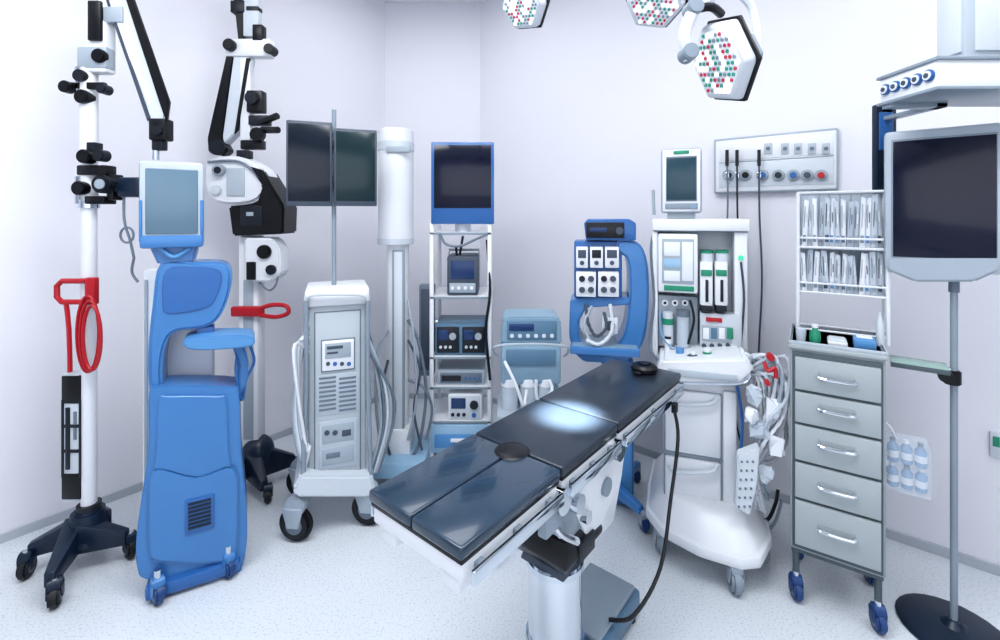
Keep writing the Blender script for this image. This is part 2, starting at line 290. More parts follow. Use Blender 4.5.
for j in range(5): m.pt([(366,316+j*8,-.14),(376+j*4,372+j*5,-.1),(381+j*3,424,-.1),(370+j*2,472,-.12)],1.4,('lgrey','grey','offw')[j%3])
m.build('cable_bundle',T)

# ---------------- white column
F=Fr(398,2.85,0)
T=thing(F,'column_stand','tall white column with thick round top between twin screens and shelf tower','column')
m=MB(F);m.pc(396,130,244,17.5,0,'white',bev=.012);m.pc(396,143,152,18.2,0,'offw',bev=.004);m.pb(386,410,146,152,-.12,-.1,'lgrey',.003);m.pc(396,238,244,18,0,'offw',bev=.003);m.build('upper_housing',T)
m=MB(F);m.pc(398,244,470,11,0,'white');m.pb(392,404,250,465,-.075,-.05,'silver',.004);m.pb(394,402,252,463,-.078,-.07,'offw',.002);m.build('mast',T)
m=MB(F);m.pb(366,424,464,480,-.2,.16,'pblue',.014);m.pb(388,410,430,466,-.09,.08,'white',.01);m.build('base',T)
for x in (-.16,.12):
    for y in (-.15,.12): caster(T,x,y,.09,.035,'wheeld','lgrey',ang=.4)
m=MB(F);m.pt([(388,330,-.06),(378,350,-.08),(376,400,-.08),(382,450,-.08),(392,462,-.1)],1.6,'lgrey');m.pt([(408,320,-.06),(418,340,-.08),(426,390,-.06),(420,440,-.08),(410,460,-.1)],1.6,'grey');m.pt([(408,380,-.08),(424,388,-.1),(432,410,-.08),(426,440,-.08)],1.3,'grey');m.pt([(408,300,-.06),(414,340,-.1),(416,400,-.1),(408,440,-.1)],1.4,'lgrey');m.pt([(388,360,-.06),(382,390,-.1),(384,430,-.1),(390,455,-.1)],1.3,'mgrey');m.pt([(408,340,-.06),(420,370,-.1),(414,410,-.1),(422,450,-.1)],1.2,'mgrey');m.build('cables',T)

# ---------------- shelf tower
F=Fr(463,3.05,0)
T=thing(F,'equipment_tower','open white shelf tower with dark blue framed screen on top near the corner','equipment rack')
m=MB(F)
for x in (-.18,.18):
    for v in (-.18,.18): m.box(x-.013,x+.013,v-.013,v+.013,.09,F.z(222,-.18),'white',.004)
m.build('frame',T)
sz={}
for y in (232,296,356,386,420):
    m=MB(F);z=F.z(y,-.18);sz[y]=z;m.box(-.19,.19,-.19,.19,z-.018,z,'white',.004);m.box(-.19,.19,-.193,-.188,z-.016,z-.002,'silver',.001);m.build('shelf',T)
m=MB(F);m.box(-.19,.19,-.2,.18,.12,sz[420]-.02,'pblue',.014);m.box(-.16,.16,-.21,-.19,.16,sz[420]-.08,'lblue',.006);m.box(-.06,.06,-.225,-.2,sz[420]-.12,sz[420]-.1,'white',.004);m.build('cabinet_box',T)
for x in (-.15,.15):
    for v in (-.15,.15): caster(T,x,v,.13,.04,'wheeld','lgrey',ang=.4)
m=MB(F);m.pb(431,494,142,224,-.2,-.14,'blue2',.006);m.pc(463,215,234,8,-.1,'white');mo=m.build('monitor',T)
m=MB(F);m.pb(434,491,145,208,-.204,-.195,'screenb',.001);m.build('screen',mo)
m=MB(F);m.pb(419,434,285,376,-.12,-.05,'grey',.006);m.pb(421,432,289,370,-.125,-.115,'mgrey',.002);m.pb(432,438,320,328,-.12,-.05,'steel');m.build('side_screen',T)
m=MB(F);m.pt([(440,234,-.19),(446,244,-.2),(460,246,-.2),(474,240,-.2),(488,234,-.19)],1.2,'grey');m.pt([(487,240,-.15),(490,290,-.2),(486,330,-.2),(490,380,-.2)],1.3,'dark');m.pt([(456,246,-.18),(458,262,-.1),(463,236,-.1)],1.2,'dark');m.build('cables',T)
f=F.up(sz[296]);T=thing(f,'monitor_unit','small boxy grey monitor with blue display on upper tower shelf','device')
m=MB(f);a,b=f.x(447,-.17),f.x(478,-.17);h=f.z(256,-.17);m.box(a,b,-.17,.08,0,h,'mgrey',.012);m.build('housing',T)
m=MB(f);m.box(a+.025,b-.025,-.175,-.165,h*.42,h*.88,'dscreen',.002);m.build('screen',T)
m=MB(f);m.box(a+.015,b-.015,-.176,-.168,h*.08,h*.32,'lgrey',.003)
for i in range(4): m.cyl((a+.035+i*.04,-.182,h*.2),(a+.035+i*.04,-.17,h*.2),.011,'white')
m.build('control_strip',T)
m=MB(f);m.tube([(a,-.05,h*.9),(a,-.05,h*1.12),(b,-.05,h*1.12),(b,-.05,h*.9)],.008,'lgrey',sm=1);m.build('handle',T)
f=F.up(sz[356]);T=thing(f,'control_unit','wide grey-blue instrument with two dark square panels on middle tower shelf','device')
m=MB(f);h=f.z(324,-.17);m.box(-.162,.162,-.17,.1,0,h,'steelblue',.008);m.build('housing',T)
for s_ in (-1,1):
    c=s_*.08;m=MB(f);m.box(c-.07,c+.07,-.176,-.165,.018,h-.018,'dark',.003);m.box(c-.06,c+.0,-.179,-.17,h*.5,h*.82,'dscreen',.001);m.cyl((c+.03,-.19,h*.62),(c+.03,-.17,h*.62),.022,'lgrey',bev=.002)
    for i in range(3): m.cyl((c-.045+i*.03,-.184,h*.28),(c-.045+i*.03,-.17,h*.28),.009,'offw')
    m.build('control_panel',T)
f=F.up(sz[386]);T=thing(f,'video_unit','slim pale box device on the thin tower shelf below the dials','device')
m=MB(f);m.box(-.15,.15,-.16,.1,0,.09,'lgrey',.006);m.build('housing',T);m=MB(f);m.box(-.13,.13,-.164,-.158,.012,.075,'grey',.002);m.box(-.12,.0,-.168,-.16,.025,.06,'dark',.002)
for i in range(4): m.cyl((.03+i*.028,-.17,.042),(.03+i*.028,-.155,.042),.008,'blue2')
m.build('front_controls',T)
f=F.up(sz[420]);T=thing(f,'pump_unit','white box device with blue display and round knobs on lowest tower shelf','device')
m=MB(f);a,b=f.x(448,-.18),f.x(482,-.18);h=f.z(394,-.18);m.box(a,b,-.18,.08,0,h,'white',.01);m.build('housing',T)
m=MB(f);m.box(a+.012,b-.012,-.184,-.175,.012,h-.012,'offw',.002);m.box(a+.02,a+.11,-.188,-.178,h*.45,h*.85,'dscreen',.002)
for i in range(3): m.cyl((a+.03+i*.035,-.19,h*.22),(a+.03+i*.035,-.175,h*.22),.011,'dark')
m.cyl((b-.05,-.2,h*.6),(b-.05,-.175,h*.6),.026,'dark',bev=.003);m.cyl((b-.05,-.19,h*.2),(b-.05,-.175,h*.2),.014,'blue2');m.build('front_controls',T)

# ---------------- blue-grey machine
F=Fr(531,2.5,0)
T=thing(F,'suction_machine','low blue-grey machine with clear canisters behind the operating table','medical machine')
m=MB(F);m.pb(501,561,344,385,-.14,.16,'teal',.014);m.pb(506,556,350,366,-.148,-.135,'steelblue',.004);m.pb(503,559,385,520,.0,.16,'teal',.012);m.build('body',T)
m=MB(F);m.pp([(503,320),(508,317),(556,317),(561,320),(562,344),(501,344)],-.12,.1,'teal',.008);m.pb(507,557,321,340,-.126,-.115,'steelblue',.003);m.pb(509,534,324,331,-.13,-.12,'dscreen',.002)
for i in range(6): m.pd(512+i*8,336,2,-.13,-.12,'offw')
m.build('control_head',T)
m=MB(F);m.pt([(499,356,-.15),(494,352,-.2),(497,346,-.22),(530,344,-.24),(564,346,-.22),(568,352,-.2),(564,356,-.15)],1.1,'lgrey');m.build('push_handle',T)
for x in (510,528,546):
    m=MB(F);m.pc(x,384,416,8,-.1,'clear',r2=8.5);m.pc(x,377,385,9,-.1,'white',bev=.003);m.pc(x,372,378,3,-.1,'blue2');m.build('canister',T)
m=MB(F);m.pb(497,562,416,422,-.2,.1,'lgrey',.004);m.build('canister_shelf',T)
m=MB(F);m.pt([(510,373,-.1),(505,362,-.18),(516,385,-.2),(524,405,-.18),(528,374,-.1)],1.5,'white');m.pt([(546,373,-.1),(552,390,-.18),(538,400,-.2),(536,380,-.2)],1.5,'offw');m.build('tubing',T)
m=MB()
for e in ((-.2,-.38),(.2,-.2),(.18,.14),(-.18,.14)): leg(m,(0,.05),e,.06,.03,.1,.2,.1,.14,'lblue')
m.box(-.15,.15,-.03,.17,.1,.24,'teal',.02);m.build('base',T)
for e in ((-.2,-.38),(.2,-.2),(.18,.14),(-.18,.14)): caster(T,e[0],e[1],.12,.042,'wheel','lblue',ang=.3)

# ---------------- blue tower
F=Fr(608,2.6,-.2)
T=thing(F,'ventilator','bright blue curved tower with stacked white control modules left of anaesthesia machine','ventilator')
m=MB(F);m.pp([(618,241),(634,241),(644,250),(649,275),(648,320),(642,346),(628,361),(606,367),(600,360),(603,353),(617,344),(625,330),(629,300),(629,272),(626,258),(618,252)],-.12,.1,'blue',.012,sm=3,seg=3);m.build('curved_column',T)
m=MB(F);m.pp([(570,300),(590,298),(630,298),(630,305),(586,308),(579,322),(579,338),(586,348),(604,354),(604,363),(584,362),(573,352),(569,336)],-.12,.1,'blue',.008);m.build('lower_frame',T)
m=MB(F);m.pb(574,622,241,299,-.1,.08,'blue2',.01);m.build('back_housing',T)
for k_,(x0,x1,y0,y1) in enumerate(((576,588,247,268),(590,603,247,268),(605,619,247,268),(576,596,272,297),(598,619,272,297))):
    m=MB(F);m.pb(x0,x1,y0,y1,-.15,-.09,'white',.005);o=m.build('module',T)
    if k_<3:
        m=MB(F);m.pb(x0+2,x1-2,y0+3,y0+11,-.153,-.145,'dark' if k_%2 else 'mgrey',.001);m.build('display',o)
        m=MB(F);m.pd((x0+x1)/2,y1-5,2.2,-.156,-.145,'mgrey');m.build('knob',o)
    else:
        for i in range(2):
            for j in range(2): m=MB(F);m.pd(x0+6+i*9,y0+7+j*11,3,-.16,-.145,'mgrey' if i+j else 'dark');m.build('knob',o)
m=MB(F);m.pb(570,640,348,356,-.2,.06,'blue',.005);m.pb(572,638,347,350,-.19,.05,'teal',.002);m.build('shelf',T)
m=MB(F);m.pt([(586,304,-.13),(588,322,-.16),(596,336,-.18),(606,328,-.18),(604,312,-.15)],1.5,'mgrey',cor=.15);m.pt([(610,304,-.13),(612,330,-.17),(600,344,-.19),(586,340,-.19)],1.8,'offw',cor=.15);m.pt([(592,306,-.13),(584,326,-.17),(592,344,-.19)],1.5,'lgrey',cor=.15);m.pb(602,618,318,334,-.16,-.1,'offw',.005);m.pd(610,326,5,-.165,-.155,'mgrey');m.build('hoses',T)
m=MB(F);m.pb(604,634,360,505,-.08,.08,'blue',.015);m.pb(622,632,372,500,-.09,-.07,'lblue',.004);m.build('pedestal',T)
m=MB()
for e in ((-.17,-.24),(.17,-.24),(.17,.2),(-.17,.2)): leg(m,(0,0),e,.07,.035,.09,.16,.09,.13,'blue')
m.box(-.09,.09,-.09,.09,.09,.22,'blue',.02);m.build('base',T)
for e in ((-.17,-.24),(.17,-.24),(.17,.2),(-.17,.2)): caster(T,e[0],e[1],.11,.04,'wheel','lgrey',ang=.3)
f=F.up(F.z(240,-.12));T=thing(f,'video_unit','black box with blue lid sitting on top of the blue tower','device')
m=MB(f);a,b=f.x(584,-.14),f.x(636,-.14);h=f.z(219,-.14);m.hull([(x,y,z) for x,z in ((a+.01,.0),(b,.0),(b,h*.8),(b-.03,h),(a+.02,h),(a,h*.8)) for y in (-.14,.1)],'blue2',.006);m.build('housing',T)
m=MB(f);m.box(a+.012,b-.06,-.15,-.135,.012,h*.84,'black',.006);m.cyl((b-.085,-.16,h*.45),(b-.085,-.14,h*.45),.02,'mgrey');m.box(a+.03,a+.12,-.153,-.145,h*.4,h*.6,'dscreen',.001);m.build('front_panel',T)

# ---------------- anaesthesia machine
F=Fr(702,2.4,-.35)
T=thing(F,'anesthesia_machine','large white anaesthesia workstation with drawers and hanging hoses, right of centre','medical machine')
m=MB()
def ring(z,g): return [(x*g,y*g-.04,z) for x,y in ((-.25,.28),(-.27,.0),(-.27,-.22),(-.2,-.34),(-.04,-.42),(.12,-.44),(.2,-.4),(.27,-.24),(.28,.0),(.26,.28))]
m.hull(ring(.12,1)+ring(.17,1),'white',.015);m.hull(ring(.165,.97)+ring(.27,.72),'white',.02);m.build('base',T)
for x,y in ((-.2,-.3),(.1,-.44),(.24,-.2),(.22,.2),(-.2,.2)): caster(T,x,y,.14,.052,'silver','lgrey',ang=.2)
m=MB(F);m.pb(663,737,376,522,-.24,.24,'white',.012);m.pb(663,737,456,459,-.243,-.2,'lgrey',.001);m.build('lower_cabinet',T)
for y0,y1 in ((392,455),(460,516)):
    m=MB(F);m.pb(664,722,y0-1,y1+1,-.25,-.235,'silver',.002);m.pb(665,721,y0,y1,-.262,-.235,'white',.01);o=m.build('drawer',T)
    m=MB(F);m.pt([(670,y0+5,-.265),(676,y0+12,-.285),(710,y0+12,-.285),(717,y0+5,-.265)],2,'offw');m.build('handle',o)
m=MB(F);m.pb(723,737,392,518,-.26,-.235,'white',.008);m.build('side_panel',T)
m=MB(F);m.pp([(657,366),(662,360),(746,358),(753,364),(754,374),(740,386),(662,384),(656,376)],-.31,.26,'white',.014);m.pt([(660,370,-.33),(664,381,-.34),(735,384,-.34),(750,376,-.32)],1.8,'steel');m.pb(668,738,372,379,-.318,-.3,'bezel',.003);m.build('worktop',T)
m=MB(F);m.pb(656,748,228,362,.02,.24,'offw',.01);m.pb(652,750,219,231,-.1,.25,'white',.008);m.pb(654,748,229,232,-.09,.0,'grey',.002);m.build('upper_cabinet',T)
m=MB(F);m.pb(734,748,230,352,-.08,.03,'white',.01);m.pd(741,258,2.5,-.09,-.07,'sgreen');m.pt([(741,262,-.085),(744,300,-.09),(740,350,-.09)],1,'mgrey');m.pb(652,658,230,356,-.08,.03,'white',.006);m.build('right_column',T)
m=MB(F);m.pb(658,698,234,293,-.12,-.06,'white',.01);o=m.build('ventilator_screen',T)
m=MB(F);m.pb(662,694,239,284,-.124,-.115,'lgrey',.002);m.pb(664,680,242,256,-.126,-.12,'paper',.001);m.pb(682,693,242,281,-.126,-.12,'paper',.001);m.pb(664,680,259,268,-.126,-.12,'pblue',.001);m.pb(664,680,271,281,-.126,-.12,'paper',.001);m.pb(664,694,286,291,-.124,-.115,'green',.001);m.build('screen',o)
m=MB(F);m.pb(658,698,296,348,-.06,.03,'lgrey',.006)
for i in range(3): m.pd(665+i*10,303,3,-.08,-.06,'white');m.pd(665+i*10,303,1.4,-.083,-.075,'dark')
m.pc(668,312,344,5,-.1,'offw',bev=.003);m.pc(668,318,324,5.3,-.1,'green');m.pc(683,314,346,6,-.1,'clear');m.pc(683,310,316,6.6,-.1,'grey');m.pt([(690,300,-.1),(694,320,-.12),(688,344,-.12)],1.2,'dark');m.pt([(660,310,-.08),(662,335,-.12),(674,350,-.14)],1.3,'clearb');m.build('absorber_unit',T)
for x in (707,722):
    m=MB(F);m.pb(x-7,x+6,262,306,-.12,-.02,'white',.008);m.pb(x-6,x+5,270,276,-.126,-.11,'green',.002);m.pb(x-1.5,x+1.5,280,302,-.126,-.11,'dark',.002);m.pc(x,250,264,6,-.07,'offw',bev=.004);m.pc(x,250,253,6.2,-.07,'green');m.pb(x-6,x+5,306,312,-.12,-.02,'dark',.003);m.build('vaporizer',T)
m=MB(F);m.pb(700,742,314,350,-.1,.03,'offw',.005);m.pb(702,732,326,342,-.106,-.095,'lgrey',.003)
for i in range(4): m.pd(704+i*8,346,2.2,-.11,-.095,'mgrey');m.pb(703+i*8,709+i*8,328,339,-.109,-.1,('paper','steelblue','white','green')[i],.001)
m.pb(706,722,318,322,-.109,-.1,'red',.001);m.build('flow_meter_panel',T)
m=MB(F);m.pt([(656,225,-.05),(651,250,-.08),(654,300,-.08),(650,345,-.1),(660,362,-.2)],1.3,'grey');m.pt([(654,215,-.05),(653,190,-.05)],1.6,'lgrey',sm=1);m.build('cable',T)
m=MB(F)
for j in range(20):
    a=random.uniform(-10,10);b=random.uniform(-12,12);c=random.uniform(-9,9)
    m.pt([(742,350+j*1.5,-.2),(754+j*1.6+a*.5,368+b,-.22-.008*j),(766+j*1.1+a,402+b+c,-.22-.008*j),(768-j*.4+c,436+b,-.22-.008*j),(756-a*.5,470+a,-.24),(745+j*1.1+c*.5,503+b,-.2)],1.5,('white','offw','paper','lgrey','clear')[j%5],cor=.18,sm=9)
m.pt([(744,360,-.22),(778,400,-.28),(786,440,-.28),(770,462,-.25),(752,452,-.22)],1.6,'offw',cor=.14,sm=9)
m.build('breathing_hoses',T,'white corrugated hoses')
for i,(x,y,r,q) in enumerate(((754,396,.035,.05),(772,408,.035,.055),(760,430,.04,.045),(776,446,.03,.05),(766,474,.03,.04),(752,416,.03,.04))):
    m=MB(F);p=F.p(x,y,-.36);m.crumple(p,(r,.025,q),'paper' if i%2 else 'clear',10);m.build('plastic_wrap',T,'crumpled white plastic wrap')
m=MB(F);m.pd(771,358,3.5,-.38,-.34,'red',.003);m.build('red_connector',T,'red connector cap')
m=MB(F);m.pt([(764,362,-.36),(768,371,-.38),(775,368,-.38),(776,378,-.38)],1.6,'red',sm=4);m.build('red_connector',T,'red clip')
m=MB(F);m.pd(768,384,2.4,-.4,-.36,'red',.002);m.build('red_connector',T,'small red cap')
m=MB(F);m.pp([(738,456),(760,448),(757,486),(750,516),(735,508)],-.42,-.36,'offw',.005)
for r in range(6):
    for c in range(3): m.pd(742+c*5.5-r*.6,462+r*9,1.2,-.424,-.415,'grey',seg=6)
m.build('accessory_basket',T)
m=MB(F);m.pt([(735,375,-.3),(742,420,-.28),(740,470,-.28),(745,510,-.28)],1.4,'blue2');m.pt([(744,500,-.2),(765,520,-.15),(775,505,-.1),(778,490,-.05)],1.5,'dark');m.pt([(750,505,-.2),(760,530,-.15),(774,524,-.1),(782,500,-.05)],1.4,'lgrey');m.build('hanging_cable',T)
# things on worktop
f=F.up(F.z(361,-.2))
def cup(x,v,k,l,top=None,r=.02,h=.05):
    m=MB(f);a=f.x(x,v);m.lathe([(r*.8,0),(r,h),(r*.95,h+.001)],(a,v,.001),k)
    if top: m.cyl((a,v,h),(a,v,h+.014),r*.85,top)
    solo(m,'cup',l,'cup')
cup(680,-.2,'lblue','pale blue cup on the left of the anaesthesia worktop')
cup(707,-.22,'green','small green capped jar on the anaesthesia worktop','white')
cup(731,-.2,'offw','pale grey cup on the right of the anaesthesia worktop',None,.022,.045)
cup(668,-.12,'white','white beaker with dark lid at the left end of the anaesthesia worktop','dark',.018,.07)
m=MB(f);a=f.x(694,-.1);m.box(a-.06,a+.05,-.14,-.04,.001,.02,'grey',.004);m.box(a-.05,a+.04,-.13,-.05,.02,.026,'paper',.002);solo(m,'tray','flat grey tray with white cloth on the anaesthesia worktop','tray')
m=MB(f);a=f.x(716,-.1);m.tube([(a,-.1,.012),(a+.03,-.14,.014),(a+.06,-.1,.012),(a+.03,-.06,.03),(a,-.1,.04)],.009,'clearb',cor=.12);solo(m,'tubing_coil','small clear blue tubing coil on the anaesthesia worktop','tubing')
m=MB(f);a=f.x(693,-.25);m.ell((a,-.25,.022),(.032,.024,.021),'mgrey',14,8);m.cyl((a,-.25,.03),(a,-.25,.055),.011,'white');solo(m,'face_mask','small dark breathing mask lying on the front of the anaesthesia worktop','mask')
f=F.up(F.z(219,-.1));T=thing(f,'patient_monitor','small white patient monitor with dark screen atop the anaesthesia machine','monitor')
m=MB(f);a,b=f.x(661,-.1),f.x(702,-.1);h=f.z(147,-.1);m.box(a,b,-.1,.0,.03,h,'lgrey',.014);m.box(a+.007,b-.007,-.103,-.09,.037,h-.007,'white',.01);m.box(a+.03,b-.03,-.08,.06,0,.035,'lgrey',.006);m.build('housing',T)
m=MB(f);m.box(a+.024,b-.024,-.106,-.098,.09,h-.042,'grey',.002);m.box(a+.028,b-.028,-.11,-.1,.098,h-.05,'cyscreen',.002);m.build('screen',T)
m=MB(f);m.box(a+.02,b-.02,-.108,-.095,.05,.08,'silver',.003);m.cyl((b-.04,-.118,.065),(b-.04,-.1,.065),.013,'teal');m.build('control_strip',T)
m=MB(f);m.box(a+.06,b-.06,-.108,-.095,h-.03,h-.014,'green',.001);m.build('alarm_light',T)

# ---------------- wall gas panel
F=Fr(776,wally(776),wr)
T=thing(F,'gas_outlet_panel','long white medical gas outlet panel on the right wall','wall panel')
m=MB(F);m.pb(714,838,134,192,-.045,0,'lgrey',.006);m.pb(715.5,836.5,136,190.5,-.05,0,'white',.006);m.pb(719,834,140,158,-.054,-.045,'white',.004);m.pb(719,834,159,160,-.054,-.045,'lgrey',.001);m.pb(719,834,161,186,-.054,-.045,'offw',.002);m.build('housing',T)
for i,(x,k) in enumerate(((728,'dark'),(745,'black'),(762,'blue2'),(778,'dark'),(793,'blue2'),(807,'mgrey'),(821,'red'))):
    m=MB(F);m.pd(x,175,5.5,-.07,-.045,'lgrey',.002);m.pd(x,175,3,-.085,-.06,k);m.build('gas_outlet',T)
for x in (768,785,798,812,826):
    m=MB(F);m.pb(x-4,x+4,143,154,-.06,-.05,'bezel',.002);m.pd(x,148.5,2,-.063,-.055,'grey',seg=10);m.build('power_socket',T)
for x,x2,k,l in ((727,722,'grey','grey gas hose hanging from the left outlet of the wall panel'),(737,740,'dark','dark gas hose hanging from the second outlet of the wall panel'),(759,762,'mgrey','long grey gas hose hanging down right of the anaesthesia machine')):
    m=MB(F);m.pc(x,150,166,1.6,-.1,'dark');m.pt([(x,160,-.1),(x+.5,215,-.1),(x2,280,-.1),(x2-3,345,-.1),(x2-5,410,-.08),(x2+3,452,-.06)],.9,k);m.pb(x-2,x+2,172,178,-.1,-.05,'steel',.001);solo(m,'gas_hose',l,'hose')

# ---------------- drawer cart
F=Fr(838,1.814,-.593)
T=thing(F,'drawer_cart','tall grey-green metal cart with five drawers on blue casters','cart')
zt=F.z(349,0);zb=F.z(563,0)
xa,xb=F.x(790),F.x(886);D=.34
m=MB(F);m.box(xa,xb,0,D,zb,zt,'cab',.006);m.box(xa+.008,xb-.008,-.004,.01,zb+.01,zt-.03,'cabd',.001);m.box(xa-.006,xb+.006,-.012,D+.01,zt-.02,zt,'cabf',.006);m.build('body',T)
m=MB(F)
for a,b,c,d in ((xa-.004,xb+.004,-.008,-.004),(xa-.004,xb+.004,D,D+.006),(xa-.004,xa,-.004,D),(xb,xb+.004,-.004,D)): m.box(a,b,c,d,zt,zt+.014,'bezel',.001)
m.build('top_rim',T)
for y0,y1,yh in ((362,395,379),(398,429,411),(432,468,447),(471,507,489),(510,556,532)):
    m=MB(F);a=F.x(795);b=F.x(881);m.box(a,b,-.016,0,F.z(y1),F.z(y0),'cabf',.004);o=m.build('drawer',T)
    zz=F.z(yh);m=MB(F);c=(a+b)/2;m.box(c-.06,c+.06,-.019,-.014,zz-.012,zz+.02,'cab',.002);m.tube([(c-.055,-.014,zz+.006),(c-.05,-.036,zz),(c+.05,-.036,zz),(c+.055,-.014,zz+.006)],.007,'chrome',sm=3);m.build('handle',o)
m=MB(F)
for x in (xa+.02,xb-.02):
    for y in (.03,D-.03): m.cyl((x,y,.1),(x,y,zb+.01),.012,'cabd')
m.box(xa+.005,xb-.005,.01,D-.01,zb-.02,zb+.002,'cabd',.004);m.build('leg_frame',T)
for x in (xa+.02,xb-.02):
    for y in (.03,D-.03): caster(T,x,y,.12,.04,'wheel','wheel',ang=.35)
f=F.up(zt);T=thing(f,'storage_rack','two-tier white wire rack filled with sterile packets on the drawer cart','rack')
a,b=f.x(798,.17),f.x(888,.17)
m=MB(f);zl,zm,zh=f.z(294,.17),f.z(248,.17),f.z(192,.17)
for x in (a,b):
    for v in (.17,.27): m.cyl((x,v,0),(x,v,zh),.008,'white',seg=10)
for z in (zl,zm,zh,zl+.04,zm+.04,.03):
    m.tube([(a,.17,z),(b,.17,z),(b,.27,z),(a,.27,z)],.005,'white',closed=True,sm=1,seg=6)
for i in range(1,8):
    x=a+(b-a)*i/8;m.cyl((x,.27,zl),(x,.27,zh),.0025,'lgrey',seg=6)
m.build('wire_frame',T)
m=MB(f);m.box(a,b,.272,.276,zl,zh,'bezel',.001);m.build('back_panel',T)
for z in (zl,zm):
    m=MB(f);m.box(a,b,.17,.27,z-.006,z+.001,'white',.001);m.build('shelf',T)
NP=14;sp=(b-a-.026)/NP
for tier,z,zc,lab in ((0,zl,zm,'white and clear sterile packet standing in the lower tier of the rack'),(1,zm,zh,'white and clear sterile packet standing in the upper tier of the rack')):
    src=[];f2=F.up(zt+z+.002);h=(zc-z)*.95
    for i in range(NP):
        if i<7:
            m=MB(f2);w=sp*(.5,.56,.48,.54,.58,.5,.52)[i];hh=h*(.92,1,.96,.88,.98,.94,.9)[i];sk=(.1,-.2,.25,0,-.1,.2,-.25)[i]*w
            m.hull([(-w,-.009,0),(w,-.009,0),(-w,.009,0),(w,.009,0),(-w*.9+sk,-.003,hh*(.97 if i%2 else 1)),(w*.9+sk,-.003,hh*(1 if i%2 else .95)),(-w*.9+sk,.004,hh*.97),(w*.9+sk,.004,hh*.97),(0,-.013,hh*.35),(w*.5,-.011,hh*.6)],('paper','clear','paper','paperg','clear','paper','clear')[i],.001)
            m.box(-w*.6,w*.5,-.0135,-.006,hh*.1,hh*.24,('steelblue','lgrey','silver','silver','mgrey','lblue','silver')[i],.0005)
            m.box(-w*.5+sk*.5,-w*.25+sk*.5,-.0125,-.002,hh*.4,hh*.85,('silver','grey','lgrey','silver','mgrey','silver','grey')[i],.0005)
            m.box(w*.1+sk*.5,w*.4+sk*.5,-.0125,-.002,hh*.5,hh*.7,('offw','silver','white','grey','paper','mgrey','white')[i],.0005)
            o=m.build('sterile_packet');src.append(o)
        else: o=src[(i*3)%7].copy();C.objects.link(o)
        x=a+.013+sp*(i+.5);v=(.19,.2)[i%2];w_=Vector((x*F.c-v*F.s,x*F.s+v*F.c))
        o.location=(F.rx+w_.x,F.ry+w_.y,f2.z0);o.rotation_euler=(0,random.uniform(-.05,.05),F.rot+random.uniform(-.12,.12))
        tag(o,lab,'packet','sterile packets in the '+('upper' if tier else 'lower')+' tier')
m=MB(f);x=f.x(815,.06);m.lathe([(.018,0),(.02,.002),(.02,.04),(.01,.055),(.01,.065)],(x,.06,0.001),'green');m.cyl((x,.06,.062),(x,.06,.075),.012,'white');solo(m,'bottle','small green bottle on top of the drawer cart','bottle')
m=MB(f);x=f.x(866,.07);m.box(x-.04,x+.03,.04,.12,.001,.04,'lblue',.004);m.box(x-.03,x+.02,.06,.1,.04,.045,'paper',.002);solo(m,'tissue_box','light blue box on the right of the drawer cart top','box')
m=MB(f);x=f.x(838,.07);m.box(x-.035,x+.03,.03,.13,.001,.02,'white',.004);m.box(x-.03,x+.025,.035,.125,.02,.024,'offw',.001);solo(m,'tray','flat white tray in the middle of the drawer cart top','tray')
m=MB(f);x=f.x(801,.05);m.lathe([(.016,0),(.02,.055),(.018,.056)],(x,.05,.001),'clear');solo(m,'cup','small clear cup at the left end of the drawer cart top','cup')
m=MB(f);x=f.x(884,.13);m.lathe([(.01,0),(.012,.002),(.012,.1),(.005,.12),(.005,.135)],(x-.012,.14,.001),'offw');solo(m,'bottle','slim white bottle at the right end of the drawer cart top','bottle')
# pack of bottles hung on cart side
T=thing(F,'plastic_bag','crinkled clear plastic bag of bottles hooked on the drawer cart side','bag')
pz=F.z(448,.08);cx=xb+.07
m=MB();j_=lambda s:random.uniform(-s,s)
m.hull([(cx+sx*.062+j_(.006),.08+sy*.028+j_(.004),pz+sz_*.1+j_(.006)) for sx in (-1,-.3,.3,1) for sy in (-1,1) for sz_ in (-1,-.3,.4,1)],'bagc');m.build('bag_film',T)
m=MB();m.tube([(cx-.03,.08,pz+.09),(cx-.05,.08,pz+.13),(xb+.004,.08,pz+.14),(xb-.004,.08,pz+.12)],.003,'white');m.build('hook',T)
for r in range(2):
    for i in range(3):
        m=MB();m.lathe([(.015,0),(.018,.003),(.018,.06),(.007,.076),(.007,.08)],(0,0,0),'clearb',seg=14);m.lathe([(.0185,.02),(.0185,.045)],(0,0,0),'paper',seg=14);m.cyl((0,0,.078),(0,0,.09),.009,'grey' if (i+r)%2 else 'white',seg=12)
        o=m.build('plastic_bottle');x=cx-.04+i*.04;v=.08;o.location=(F.rx+x*F.c-v*F.s,F.ry+x*F.s+v*F.c,pz-.093+r*.094);o.rotation_euler=(0,random.uniform(-.06,.06),F.rot);tag(o,'small clear plastic bottle inside the hanging bag on the drawer cart side','bottle','bottles in the hanging bag')

